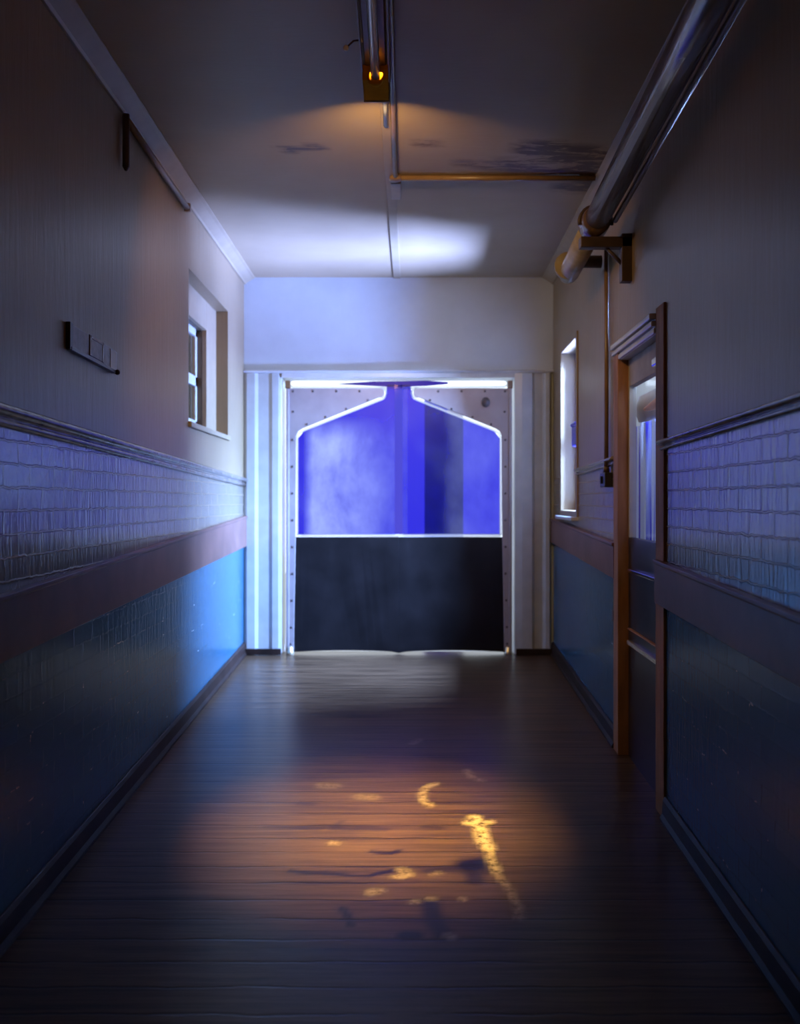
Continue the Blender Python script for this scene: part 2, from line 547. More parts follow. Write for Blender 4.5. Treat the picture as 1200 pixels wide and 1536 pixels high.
# ceiling
nx, ny = 60, 200
bm = BM(); vv = []
for j in range(ny+1):
    y = Y0+(YEND+.1-Y0)*j/ny
    vv.append([bm.verts.new((XL-.05+(XR(y)+.05-XL+.05)*i/nx, y, ZC)) for i in range(nx+1)])
for j in range(ny):
    for i in range(nx):
        bm.faces.new([vv[j][i], vv[j][i+1], vv[j+1][i+1], vv[j+1][i]])
ceiling = link('ceiling', bm, M['ceiling'])
tag(ceiling, 'cream painted ceiling with a brown peeling stain', 'ceiling', kind='structure')
at = ceiling.data.attributes.new('stain', 'FLOAT', 'POINT')
blobs = [((815, 222), .10, .9), ((860, 232), .13, 1.0), ((890, 245), .15, 1.0), ((850, 255), .13, 1.0), ((780, 248), .12, .7),
         ((740, 248), .08, .5), ((895, 265), .12, 1.0), ((870, 280), .10, .9), ((800, 228), .06, 1.0), ((640, 216), .05, .5),
         ((435, 224), .04, 1.0), ((470, 222), .045, .9), ((452, 224), .03, .9), ((700, 245), .05, .5)]
for v in ceiling.data.vertices:
    x, y, z = v.co
    val = 0
    for (q, r, s) in blobs:
        cx, cy = ceil_pt(*q)
        rr = math.hypot((x-cx)/1.6, (y-cy))
        val = max(val, s*max(0, min(1, (r*1.25-rr)/(r*.7))))
    at.data[v.index].value = val

# line heights of rail and moulding on the side walls (they are not parallel to the floor)
def lin(y, a, b): return a[1]+(b[1]-a[1])*(y-a[0])/(b[0]-a[0])
def Lrt(y): return lin(y, (2.907, .943), (7.43, 1.108))
def Lrb(y): return lin(y, (2.907, .737), (7.43, .864))
def Lmt(y): return lin(y, (2.907, 1.538), (7.43, 1.415))
def Lmb(y): return lin(y, (2.907, 1.463), (7.43, 1.341))
def Rrt(y): return lin(y, (2.541, .927), (7.49, 1.091))
def Rrb(y): return lin(y, (2.541, .740), (7.49, .898))
def Rmt(y): return lin(y, (2.541, 1.525), (6.355, 1.444))
def Rmb(y): return lin(y, (2.541, 1.476), (6.355, 1.394))

LWIN = (5.52, 6.79, 1.67, 2.605)        # left window opening y0 y1 z0 z1
RWIN = (6.30, 7.00, 1.16, 2.33)         # right window opening
DOOR = (4.10, 4.86, 1.965)              # right door opening y0 y1 ztop

def wall_quads(W, ys, zfun, holes, mats):
    bm = BM()
    for y0, y1 in zip(ys[:-1], ys[1:]):
        z0, z1 = zfun(y0), zfun(y1)
        for k in range(len(z0)-1):
            ym = (y0+y1)/2; zm = (z0[k]+z1[k]+z0[k+1]+z1[k+1])/4
            if any(a < ym < b and c < zm < d for a, b, c, d in holes): continue
            vs = [bm.verts.new(p) for p in (W(y0, z0[k]), W(y1, z1[k]), W(y1, z1[k+1]), W(y0, z0[k+1]))]
            f = bm.faces.new(vs); f.material_index = mats[k]
    bmesh.ops.remove_doubles(bm, verts=bm.verts[:], dist=1e-4)
    return bm

bm = wall_quads(LW, [Y0, 2.9, LWIN[0], LWIN[1], YEND+.1],
                lambda y: [ZF(min(y, YEND))-.03, (Lrt(y)+Lrb(y))/2, (Lmt(y)+Lmb(y))/2, LWIN[2], LWIN[3], ZC+.02],
                [(LWIN[0], LWIN[1], LWIN[2], LWIN[3])], [2, 1, 0, 0, 0])
wl = link('wall_left', bm, [M['plaster'], M['tile'], M['bluewall']])
tag(wl, 'left corridor wall, cream plaster over glazed brick over blue paint', 'wall', kind='structure')

bm = BM()
def rz(y): return [ZF(min(y, YEND))-.03, (Rrt(y)+Rrb(y))/2, (Rmt(y)+Rmb(y))/2, ZC+.02]
rcells = []
def rquad(y0, y1, za0, za1, zb0, zb1, mi):
    f = bm.faces.new([bm.verts.new(p) for p in (RW(y0, za0), RW(y1, za1), RW(y1, zb1), RW(y0, zb0))]); f.material_index = mi
for y0, y1 in ((Y0, DOOR[0]), (DOOR[0], DOOR[1]), (DOOR[1], RWIN[0]), (RWIN[0], RWIN[1]), (RWIN[1], YEND+.1)):
    a, b = rz(y0), rz(y1)
    if (y0, y1) == DOOR[:2]:
        rquad(y0, y1, DOOR[2], DOOR[2], a[3], b[3], 0); continue
    if (y0, y1) == RWIN[:2]:
        rquad(y0, y1, a[0], b[0], a[1], b[1], 2)
        rquad(y0, y1, a[1], b[1], RWIN[2], RWIN[2], 1)
        rquad(y0, y1, RWIN[3], RWIN[3], a[3], b[3], 0); continue
    rquad(y0, y1, a[0], b[0], a[1], b[1], 2)
    rquad(y0, y1, a[1], b[1], a[2], b[2], 1)
    rquad(y0, y1, a[2], b[2], a[3], b[3], 0)
bmesh.ops.remove_doubles(bm, verts=bm.verts[:], dist=1e-4)
wr = link('wall_right', bm, [M['plaster'], M['tile'], M['bluewall']])
tag(wr, 'right corridor wall, cream plaster over glazed brick over blue paint', 'wall', kind='structure')

# end wall with the door opening
OX0, OX1, OZ1 = px(423, 0, YEND).x, px(771, 0, YEND).x, px(0, 566, YEND).z
bm = BM()
box(bm, XL-.1, OX0, YEND, YEND+.22, -.05, ZC+.05)
box(bm, OX1, XR(YEND)+.1, YEND, YEND+.22, -.05, ZC+.05)
box(bm, OX0, OX1, YEND, YEND+.22, OZ1, ZC+.05)
box(bm, XR(YEND)+.1, 6.0, YEND+.02, YEND+.22, -.3, 3.4)  # unseen extension added to keep the side uplight off the yard posts
we = link('wall_end', bm, M['endplaster'])
tag(we, 'pale plaster end wall above and around the double doors', 'wall', kind='structure')
bm = BM()
box(bm, XL-.1, XR(Y0)+.3, Y0-.1, Y0, -.5, ZC+.05)
tag(link('wall_back', bm, M['skirt']), 'dark wall closing the corridor behind the viewer', 'wall', kind='structure')

# cornices (cove profile lofted along the wall)
def cornice(name, W, label):
    prof = [(0, .055), (.012, .055), (.02, .045), (.045, .030), (.070, .014), (.088, .006), (.088, 0), (0, 0)]
    bm = BM()
    loft(bm, [[W(y, ZC-dz, o) for o, dz in prof] for y in (Y0, YEND)])
    return tag(link(name, bm, M['cornice'], bevel=.002), label, 'cornice', kind='structure')
cornice('trim_1', LW, 'cream plaster cornice along the left wall top')
cornice('trim_2', RW, 'cream plaster cornice along the right wall top')

# wall moulding: two glazed beads
def moulding(name, W, zt, zb, y0, y1, label):
    bm = BM()
    def ring(y):
        a, b = zb(y), zt(y); h = b-a
        p = [(0, 0), (.010, .01), (.018, .10), (.020, .22), (.014, .34), (.010, .40), (.020, .46), (.032, .58), (.036, .74), (.030, .88), (.016, .97), (0, 1)]
        return [W(y, a+h*t, o) for o, t in p]
    n = 24
    loft(bm, [ring(y0+(y1-y0)*i/n) for i in range(n+1)])
    o = link(name, bm, M['mould'], smooth=True)
    return tag(o, label, 'wall moulding', kind='structure')
moulding('trim_3', LW, Lmt, Lmb, Y0, YEND-.02, 'dark glazed double bead moulding along the left wall')
moulding('trim_4', RW, Rmt, Rmb, Y0, DOOR[0]-.1, 'dark glazed bead moulding on right wall this side of the doorway')
moulding('trim_5', RW, Rmt, Rmb, DOOR[1]+.12, RWIN[0]-.06, 'dark glazed bead moulding on right wall beyond the doorway')

# crash rails
def railtrim(name, W, zt, zb, y0, y1, label):
    bm = BM()
    def ring(y):
        a, b = zb(y), zt(y)
        return [W(y, a, 0), W(y, a, .026), W(y, b-.018, .026), W(y, b-.016, .034), W(y, b, .034), W(y, b, 0)]
    loft(bm, [ring(y0), ring((y0+y1)/2), ring(y1)])
    return tag(link(name, bm, M['rail'], bevel=.003), label, 'wall rail', kind='structure')
railtrim('trim_6', LW, Lrt, Lrb, Y0, YEND-.02, 'broad brown wooden crash rail along the left wall')
railtrim('trim_7', RW, Rrt, Rrb, Y0, DOOR[0]-.035, 'broad brown wooden crash rail on right wall this side of the doorway')
railtrim('trim_8', RW, Rrt, Rrb, DOOR[1]+.10, YEND-.02, 'broad brown wooden crash rail on right wall beyond the doorway')

# skirtings
def skirting(name, W, y0, y1, label):
    bm = BM()
    def ring(y):
        z = ZF(y)
        return [W(y, z-.02, 0), W(y, z-.02, .030), W(y, z+.012, .030), W(y, z+.030, .020), W(y, z+.085, .016), W(y, z+.10, .008), W(y, z+.10, 0)]
    n = 8
    loft(bm, [ring(y0+(y1-y0)*i/n) for i in range(n+1)])
    return tag(link(name, bm, M['skirt'], bevel=.003), label, 'skirting', kind='structure')
skirting('baseboard_left', LW, Y0, YEND-.01, 'dark brown skirting along the left wall')
skirting('baseboard_right', RW, Y0, DOOR[0]-.14, 'dark brown skirting on right wall this side of the doorway')
skirting('baseboard_right_far', RW, DOOR[1]+.12, YEND-.01, 'dark brown skirting on right wall beyond the doorway')

# end wall architrave: moulded posts, head and ledge
def post_profile(name, xs, label):
    """xs: list of (photo x, projection) making a moulded profile"""
    bm = BM()
    top = px(0, 560, YEND).z
    pts = [(px(x, 0, YEND).x, YEND-p) for x, p in xs]
    prism(bm, [(x, y, 0.0) for x, y in pts], (0, 0, top))
    return tag(link(name, bm, M['surround'], bevel=.003), label, 'door surround', kind='structure')
post_profile('trim_9', [(367, 0), (367, .020), (371, .030), (383, .030), (388, .018), (404, .018), (409, .026), (418, .026), (423, .016), (423, 0)],
             'white moulded pilaster left of the double doors')
post_profile('trim_10', [(771, 0), (771, .035), (782, .050), (797, .050), (801, .022), (813, .022), (817, .045), (823, .045), (826, .02), (826, 0)],
             'white moulded pilaster right of the double doors')
bm = BM()
box(bm, px(423, 0, YEND).x, px(771, 0, YEND).x, YEND-.03, YEND, px(0, 567, YEND).z, px(0, 559, YEND).z)
tag(link('trim_11', bm, M['trimwhite'], bevel=.003), 'white head board over the double doors', 'door surround', kind='structure')
bm = BM()
prof = [(0, 0), (.035, 0), (.050, .010), (.050, .016), (.02, .024), (0, .024)]
za = px(0, 560, YEND).z
loft(bm, [[(x, YEND-o, za+z) for o, z in prof] for x in (XL+.002, XR(YEND)-.002)])
tag(link('trim_12', bm, M['trimwhite'], bevel=.002), 'thin white ledge across the end wall above the doors', 'ledge', kind='structure')
bm = BM()
for xa, xb in ((367, 423), (771, 826)):
    box(bm, px(xa, 0, YEND).x+.01, px(xb, 0, YEND).x, YEND-.06, YEND-.045, .002, .05)
tag(link('baseboard_end', bm, M['skirt'], bevel=.003), 'thin dark skirting at the foot of the end wall', 'skirting', kind='structure')

# ceiling cover strip
bm = BM()
a0, a1 = (-.060, 4.05), (-.014, YEND)
wS = .028
prism(bm, [(a0[0]-wS, a0[1], ZC+.002), (a0[0]+wS, a0[1], ZC+.002), (a1[0]+wS, a1[1], ZC+.002), (a1[0]-wS, a1[1], ZC+.002)], (0, 0, -.012))
tag(link('trim_13', bm, M['cornice'], bevel=.002), 'flat cream cover strip down the middle of the ceiling', 'ceiling strip', kind='structure')

# ------------------------------------------------------------------ double flap doors
YD = YEND+.03       # door plane
def dp(x, y, Y=YD): return px(x, y, Y)
def flap_door(name, mirror, label):
    def mx(x): return x if not mirror else (1197-x)      # 430<->767
    root = empty(name, (dp(mx(437), 0).x, YD, 0), label, 'door', kind='structure')
    # steel arm plate + hinge post
    def plate_pts():
        pts = [(430, 583), (571, 583)]
        for k in range(7):
            a = -math.pi/2+math.pi*1.12*k/6
            pts.append((571+6*math.cos(a), 590+7*math.sin(a)))
        pts += [(454, 643), (448, 647), (445, 654), (444, 805), (441, 984), (430, 984)]
        return pts
    bm = BM()
    prism(bm, [dp(mx(x), y) for x, y in plate_pts()], (0, -.030, 0))
    link('arm_plate', bm, M['steel'], root, bevel=.003)
    bm = BM()
    box(bm, *sorted((dp(mx(430), 0).x, dp(mx(434.5), 0).x)), YD-.05, YD-.030, dp(0, 984).z, dp(0, 584).z)
    link('hinge_post', bm, M['steel'], root, bevel=.004)
    # rivets
    for (rx, ry) in [(440, 587.5), (470, 587.5), (505, 587.5), (540, 587.5), (552, 601), (520, 614), (489, 626), (461, 637), (440.5, 618),
                     (439.5, 660), (439.5, 700), (439.5, 740), (439.5, 780), (439.5, 820), (439.5, 860), (438.5, 900), (437.5, 940), (437, 965)]:
        bm = BM()
        c = dp(mx(rx), ry)
        bmesh.ops.create_uvsphere(bm, u_segments=8, v_segments=5, radius=.010)
        bmesh.ops.scale(bm, vec=(1, .55, 1), verts=bm.verts[:])
        bmesh.ops.translate(bm, vec=(c.x, YD-.031, c.z), verts=bm.verts[:])
        link('rivet', bm, M['rivet'], root, smooth=True)
    bm = BM()
    box(bm, *sorted((dp(mx(429), 0).x, dp(mx(436.5), 0).x)), YD-.055, YD, dp(0, 584).z+.002, dp(0, 572).z)
    link('hinge_block', bm, M['brown'], root, bevel=.004)
    # blue vinyl pane (grid for scuff attribute)
    cxm = 592 if not mirror else 1197-604
    cxr = 598.5
    def ytop(x):
        if x < 456: return 656.5-10*(x-448)/8
        if x < 577: return 646.5-48*(x-456)/121
        if x < 580.5: return 598.5-15*(x-577)/3.5
        return 577
    nxp = 90; nyp = 60
    bm = BM(); vv = []
    for i in range(nxp+1):
        x = 447+(cxm-447)*i/nxp
        vv.append([bm.verts.new(dp(mx(x), 802+(ytop(x)-802)*k/nyp, YD-.012+(.006 if mirror else 0))) for k in range(nyp+1)])
    for i in range(nxp):
        for k in range(nyp):
            bm.faces.new([vv[i][k], vv[i+1][k], vv[i+1][k+1], vv[i][k+1]])
    pane = link('vinyl_pane', bm, M['vinyl'], root, smooth=True)
    a = pane.data.attributes.new('scuff', 'FLOAT', 'POINT')
    off = Vector(pane.location)+root.location
    for v in pane.data.vertices:
        q = v.co+off
        X = CX+q.x*F/YD; Yp = CY-(q.z-EYE)*F/YD
        if not mirror:
            e = min(1, max(0, (X-455)/14))*min(1, max(0, (Yp-625)/35))
            e *= 1-.75*min(1, max(0, (X-505)/75))
            a.data[v.index].value = .85*e
        else:
            e = min(1, max(0, (X-664)/14))*min(1, max(0, (Yp-600)/20))
            a.data[v.index].value = .16*e+(.10 if X < 612 else 0)
    # clear tube added to imitate the bright line of light round the pane
    loop = [(446, 803), (446, 656), (449, 650), (455, 646), (573, 599), (578, 595), (580, 590), (578, 585), (571, 581.5)]
    bm = BM()
    tube(bm, [dp(mx(x), y, YD-.012) for x, y in loop], .0095, 8)
    tube(bm, [dp(mx(446), 803, YD-.012), dp(mx(cxr), 803.2, YD-.012)], .012, 8)
    link('light_line', bm, M['clear'], root, smooth=True)
    # black rubber lower sheet
    bm = BM()
    n = 14
    ringA = []
    xs = [440+(cxr-440)*i/n for i in range(n+1)]
    top = [dp(mx(x), 805.5, YD-.012) for x in xs]
    bot = [dp(mx(x), 978-2.5*math.sin((x-440)/(cxr-440)*math.pi)+(1.5 if x > 590 else 0), YD-.012+.006*math.sin(x*.05)) for x in xs]
    prism(bm, top+bot[::-1], (0, .012, 0))
    link('rubber_sheet', bm, M['rubber'], root, bevel=.002)
    # floor pivot
    bm = BM()
    c = dp(mx(436.5), 984)
    prof = [(.030, -.015), (.030, .022), (.022, .030), (.022, .055), (.014, .062)]
    loft(bm, [[(c.x+r*math.cos(2*math.pi*k/14), YD-.045+r*math.sin(2*math.pi*k/14), h) for k in range(14)] for r, h in prof])
    link('floor_pivot', bm, M['brass'], root, smooth=True)
    return root, mx
d1, mx1 = flap_door('door_1', False, 'left flap door with blue vinyl window and black rubber sheet below')
d2, mx2 = flap_door('door_2', True, 'right flap door with blue vinyl window and black rubber sheet below')
# dark boss and overlap strip of the right leaf
bm = BM()
c = dp(728, 604)
loft(bm, [[(c.x+r*math.cos(2*math.pi*k/18), YD-.031-h, c.z+r*1.2*math.sin(2*math.pi*k/18)) for k in range(18)] for r, h in ((.034, 0), (.034, .006), (.024, .014), (.010, .018))])
link('boss', bm, M['rivet'], d2, smooth=True)
bm = BM()
box(bm, dp(592, 0).x, dp(604, 0).x, YD-.024, YD-.021, dp(0, 801).z, dp(0, 578).z)
link('overlap_strip', bm, M['strip'], d2)
# blue strip and clear tube added to imitate the bright slot above the doors
t = empty('slot_light_strip', (0, YD, OZ1), 'thin blue strip added for the tint of the bright slot above both flap doors', 'slot light')
bm = BM()
pts = [(500, 576), (560, 572), (640, 571), (672, 573), (672, 576), (640, 579), (606, 580), (580, 580)]
prism(bm, [dp(x, y) for x, y in pts], (0, .004, 0))
link('vinyl_blade', bm, M['vinyl'], t)
bm = BM()
lp = [(436, 571), (434, 575), (436, 579), (440, 581), (570, 582), (626, 582), (756, 580), (760, 578), (762, 575), (760, 571), (756, 569.5), (700, 569), (598, 568.5), (500, 569), (440, 569.5)]
tube(bm, [dp(x, y) for x, y in lp], .010, 8, closed=True)
link('light_line', bm, M['clear'], t, smooth=True)

# ------------------------------------------------------------------ what stands beyond the doors
bm = BM()
box(bm, -6, 6, YEND+.13, 16, -.25, -.005)
tag(link('ground', bm, M['concrete']), 'pale bright paving beyond the double doors', 'paving', kind='structure')
def out_post(name, xa, xb, Y, mat, label, ztop=2.15):
    bm = BM()
    box(bm, px(xa, 0, Y).x, px(xb, 0, Y).x, Y, Y+.14, -.006, ztop)
    return tag(link(name, bm, mat, bevel=.006), label, 'post')
out_post('yard_post', 637, 671, 8.3, M['bluepaint'], 'dark post seen through the right blue vinyl window')
out_post('yard_post', 671, 695, 8.42, M['palepaint'], 'pale narrow post right beside the dark post behind the blue vinyl')

# ------------------------------------------------------------------ right doorway
DY0, DY1, DZ = DOOR
t = empty('door_3', (XR(4.48)+.05, 4.48, ZF(4.48)), 'narrow dark door with glazed top in the right wall', 'door', kind='structure')
def rbox(name, y0, y1, z0, z1, o0, o1, mat, parent=t, bevel=.003):
    bm = BM(); wallbox(bm, RW, y0, y1, z0, z1, o0, o1)
    return link(name, bm, mat, parent, bevel=bevel)
# leaf: lower panel, stiles, rails, glass
rbox('lower_panel', DY0+.005, DY1-.005, ZF(4.1)-.02, 1.04, -.070, -.032, M['darkdoor'])
rbox('stile', DY0+.005, DY0+.075, 1.04, DZ-.005, -.070, -.032, M['trimwhite'])
rbox('stile', DY1-.025, DY1-.005, 1.04, DZ-.005, -.070, -.032, M['trimwhite'])
rbox('top_rail', DY0+.075, DY1-.025, 1.82, DZ-.005, -.070, -.032, M['greycloth'])
rbox('glass_pane', DY0+.075, DY1-.025, 1.04, 1.82, -.054, -.050, M['glass'], bevel=0)
for z, hh, mt in ((.875, .018, 'chrome'), (.575, .008, 'casing'), (.505, .022, 'brass')):
    bm = BM()
    ys = [DY0+.02, DY1-.06]
    wallbox(bm, RW, ys[0], ys[1], z-hh/2, z+hh/2, -.033, -.012)
    link('cross_bar', bm, M[mt], t, bevel=.004)
rbox('door_closer', DY0+.02, DY0+.13, 1.835, 1.875, -.032, .0, M['chrome'], bevel=.008)
# casing
fr = empty('trim_14', (XR(4.0), 4.0, ZF(4.0)), 'brown varnished casing around the narrow right doorway', 'door casing', kind='structure')
def cas(name, y0, y1, z0, z1, o0, o1, mat='casing', bv=.004):
    bm = BM(); wallbox(bm, RW, y0, y1, z0, z1, o0, o1)
    return link(name, bm, M[mat], fr, bevel=bv)
cas('jamb', DY0-.140, DY0, ZF(4.0)-.01, 2.075, -.075, .012)
cas('jamb', DY1, DY1+.115, ZF(4.9)-.01, 2.055, -.075, .022)
for k, (za, zb, o) in enumerate(((2.028, 2.055, .040), (1.997, 2.022, .032), (1.965, 1.992, .020))):
    cas('head_moulding', DY0, DY1+.115, za, zb, -.075, o, 'enamel', .006)
cas('head', DY0, DY1, 1.962, 2.050, -.077, .012, 'trimwhite')
bm = BM()
c = RW(DY1+.12, .62, .012)
box(bm, c.x-.014, c.x+.014, c.y-.015, c.y+.02, c.z-.03, c.z+.03)
link('strike_plate', bm, M['iron'], fr, bevel=.003)
# curtain behind the glass, lit from the bright room behind
cur = empty('curtain', (XR(4.5)+.2, 4.5, 1.0), 'blue and white curtain hanging behind the glass of the right door', 'curtain')
bm = BM()
n = 120
ra, rb = [], []
for i in range(n+1):
    y = 3.95+1.55*i/n
    o = -.22+.030*math.sin(y*42)+.014*math.sin(y*97+1)
    ra.append(bm.verts.new(RW(y, .98, o)))
    rb.append(bm.verts.new(RW(y, 1.71+.05*math.sin((y-4)*3.2), o*.96-.006)))
for i in range(n):
    bm.faces.new([ra[i], ra[i+1], rb[i+1], rb[i]])
link('cloth', bm, M['curtain'], cur, smooth=True)
bm = BM()
tube(bm, [RW(3.95, 1.73, -.22), RW(5.5, 1.73, -.22)], .010, 10)
link('rod', bm, M['iron'], cur, smooth=True)
sw = empty('swag', (XR(4.6)+.17, 4.6, 1.7), 'rust and grey cloth swag draped over the curtain behind door glass', 'swag')
bm = BM()
def swag_ring(y, zt, zb):
    return [RW(y, zt, -.145), RW(y, (zt+zb)/2, -.125), RW(y, zb, -.145), RW(y, zb, -.165), RW(y, zt, -.165)]
loft(bm, [swag_ring(4.22+.9*i/16, 1.80-.0*i, 1.775-.115*(i/16)-.05*math.sin(i/16*math.pi)) for i in range(17)])
link('grey_fold', bm, M['greycloth'], sw, smooth=True)
bm = BM()
tube(bm, [RW(4.30+.6*i/10, 1.77-.006*i-.02*math.sin(i/10*math.pi), -.13) for i in range(11)], [.010+.016*math.sin(i/10*math.pi) for i in range(11)], 10)
link('rust_fold', bm, M['orange'], sw, smooth=True)
# little lit room behind the door: side walls and floor
bm = BM()
box(bm, XR(5)+.12, XR(5)+1.5, 3.70, 3.76, -.2, 2.5)
box(bm, XR(5)+.12, XR(5)+1.5, 5.9, 5.96, -.2, 2.5)
box(bm, XR(5)+.0, XR(5)+1.5, 3.7, 5.96, -.25, -.14)
box(bm, XR(5)+1.5, XR(5)+1.56, 3.7, 5.96, -.25, 2.5)
tag(link('wall_side_room', bm, M['trimwhite']), 'white walls of the bright side room behind the right door', 'wall', kind='structure')

# ------------------------------------------------------------------ right far window
y0, y1, z0, z1 = RWIN
t = empty('window_2', (XR(6.65)+.05, 6.65, z0), 'white framed bright window at the far end of the right wall', 'window', kind='structure')
def wb(name, W, y0, y1, z0, z1, o0, o1, mat, parent, bevel=.003):
    bm = BM(); wallbox(bm, W, y0, y1, z0, z1, o0, o1)
    return link(name, bm, mat, parent, bevel=bevel)
bm = BM()
for a in ((y0-.04, y0, z0-.04, z1+.04), (y1, y1+.04, z0-.04, z1+.04), (y0, y1, z1, z1+.04), (y0, y1, z0-.04, z0)):
    wallbox(bm, RW, *a, -.16, .012)
link('reveal_frame', bm, M['plaster'], t, bevel=.003)
bm = BM()
for a in ((y0, y0+.06, z0, z1), (y1-.06, y1, z0, z1), (y0, y1, z1-.06, z1), (y0, y1, z0, z0+.07), (y0, y1, 1.70, 1.75)):
    wallbox(bm, RW, *a, -.14, -.10)
link('sash', bm, M['trimwhite'], t, bevel=.004)
wb('pane', RW, y0+.06, y1-.06, z0+.07, z1-.06, -.122, -.118, M['glass'], t, 0)
wb('sill', RW, y0-.05, y1+.05, z0-.065, z0-.04, -.10, .05, M['trimwhite'], t, .006)
bx = empty('window_glint', RW(6.66, 1.62), 'small blue block standing in for a glint in the far right window', 'box')  # made-up block, painted blue for an overexposed glint in the window
wb('case', RW, 6.55, 6.75, 1.62, 1.76, -.10, -.03, M['glintblue'], bx, .012)
wb('glint_top', RW, 6.54, 6.76, 1.76, 1.785, -.105, -.022, M['glintblue'], bx, .008)

# ------------------------------------------------------------------ left window (recessed, stepped)
y0, y1, z0, z1 = LWIN
t = empty('window_1', (XL-.1, (y0+y1)/2, z0), 'deep recessed sash window with dark panes high in left wall', 'window', kind='structure')
bm = BM()   # outer reveal
th = .09
for a in ((y0-.05, y0, z0-.05, z1+.05), (y1, y1+.05, z0-.05, z1+.05), (y0-.05, y1+.05, z1, z1+.05), (y0-.05, y1+.05, z0-.05, z0)):
    wallbox(bm, LW, *a, -.10, -.001)
link('outer_reveal', bm, M['plaster'], t)
iy0, iy1, iz0, iz1 = y0+.12, y1-.34, z0+.06, z1-.20
bm = BM()   # flat surround at the back of the outer recess
for a in ((y0, iy0, z0, z1), (iy1, y1, z0, z1), (iy0, iy1, iz1, z1), (iy0, iy1, z0, iz0)):
    wallbox(bm, LW, *a, -.115, -.085)
link('surround', bm, M['cornice'], t, bevel=.003)
bm = BM()
for a in ((iy0-.02, iy0, iz0, iz1), (iy1, iy1+.02, iz0, iz1), (iy0, iy1, iz1, iz1+.02), (iy0, iy1, iz0-.02, iz0)):
    wallbox(bm, LW, *a, -.20, -.115)
link('inner_reveal', bm, M['windowdark'], t)
zm = iz0+(iz1-iz0)*.47
bm = BM()
w_ = .05
for a in ((iy0, iy0+w_, iz0, iz1), (iy1-w_, iy1, iz0, iz1), (iy0, iy1, iz1-w_, iz1), (iy0, iy1, iz0, iz0+w_), (iy0, iy1, zm-.035, zm+.035)):
    wallbox(bm, LW, *a, -.185, -.15)
link('sash', bm, M['trimwhite'], t, bevel=.003)
for zz0, zz1 in ((iz0+w_, zm-.035), (zm+.035, iz1-w_)):
    ym = (iy0+iy1)/2
    wb('mullion', LW, ym-.018, ym+.018, zz0, zz1, -.18, -.155, M['trimwhite'], t, .003)
    wb('pane', LW, iy0+w_, iy1-w_, zz0, zz1, -.172, -.166, M['darkglass'], t, 0)
wb('sill', LW, y0-.01, y1+.01, z0-.004, z0+.03, -.10, .02, M['cornice'], t, .006)
bm = BM()
wallbox(bm, LW, y0-.06, y1+.06, z0-.06, z1+.06, -.26, -.205)
tag(link('wall_left_room', bm, M['windowdark']), 'dark room side behind the left window', 'wall', kind='structure')

# ------------------------------------------------------------------ sign holder on left wall
ya, yb = dl(100), dl(170)
def sz(y, k):       # k: 0 bottom .. 1 top
    bot = lin(y, (ya, EYE+(750-523)*ya/F), (yb, EYE+(750-560)*yb/F))
    top = lin(y, (ya, EYE+(750-485)*ya/F), (yb, EYE+(750-527)*yb/F))
    return bot+(top-bot)*k
t = empty('sign_board', (XL, (ya+yb)/2, sz(ya, 0)), 'small worn wooden sign holder high on the left wall', 'sign')
def sgn(name, y0, y1, k0, k1, o0, o1, mat, bv=.002):
    bm = BM()
    prism(bm, [LW(y0, sz(y0, k0), o0), LW(y1, sz(y1, k0), o0), LW(y1, sz(y1, k1), o0), LW(y0, sz(y0, k1), o0)], (o1-o0, 0, 0))
    return link(name, bm, mat, t, bevel=bv)
sgn('board', ya, yb, 0, 1, 0, .014, M['sign'])
sgn('end_strip', ya-.012, ya+.020, -.03, 1.05, 0, .018, M['signdark'])
sgn('bottom_ledge', ya, yb-.03, -.05, .10, .0, .020, M['signdark'])
sgn('end_plate', yb-.09, yb, -.02, .95, 0, .016, M['signpale'])
yc0, yc1 = dl(128.5), dl(150)
for a in ((yc0, yc0+.022, .14, 1.02), (yc1-.022, yc1, .14, 1.02), (yc0, yc1, .88, 1.02)):
    sgn('card_frame', *a, .012, .018, M['mould'])
sgn('card', yc0+.022, yc1-.022, .16, .88, .012, .017, M['sign'])
bm = BM()
bmesh.ops.create_uvsphere(bm, u_segments=10, v_segments=6, radius=.012)
bmesh.ops.translate(bm, vec=LW(yb-.02, sz(yb, .02), .024), verts=bm.verts[:])
link('screw', bm, M['iron'], t, smooth=True)

# ------------------------------------------------------------------ conduit high on left wall
yn, yf = dl(181), dl(275)
zt = ZC-.085
t = empty('wall_conduit', LW(yn, zt, .02), 'brown conduit under the left cornice with two drop ends', 'conduit')
bm = BM(); tube(bm, [LW(yn, zt, .024), LW(yf, zt-.02, .024)], .016, 12)
link('run', bm, M['conduit'], t, smooth=True)
bm = BM(); tube(bm, [LW(yn, zt+.02, .024), LW(yn, EYE+(750-250)*yn/F, .024), LW(yn, EYE+(750-256)*yn/F, .024)], [.016, .016, .006], 12)
link('near_drop', bm, M['iron'], t, smooth=True)
bm = BM(); tube(bm, [LW(yf, zt+.005, .024), LW(yf, EYE+(750-317)*yf/F, .024)], .020, 12)
link('far_drop', bm, M['conduit'], t, smooth=True)

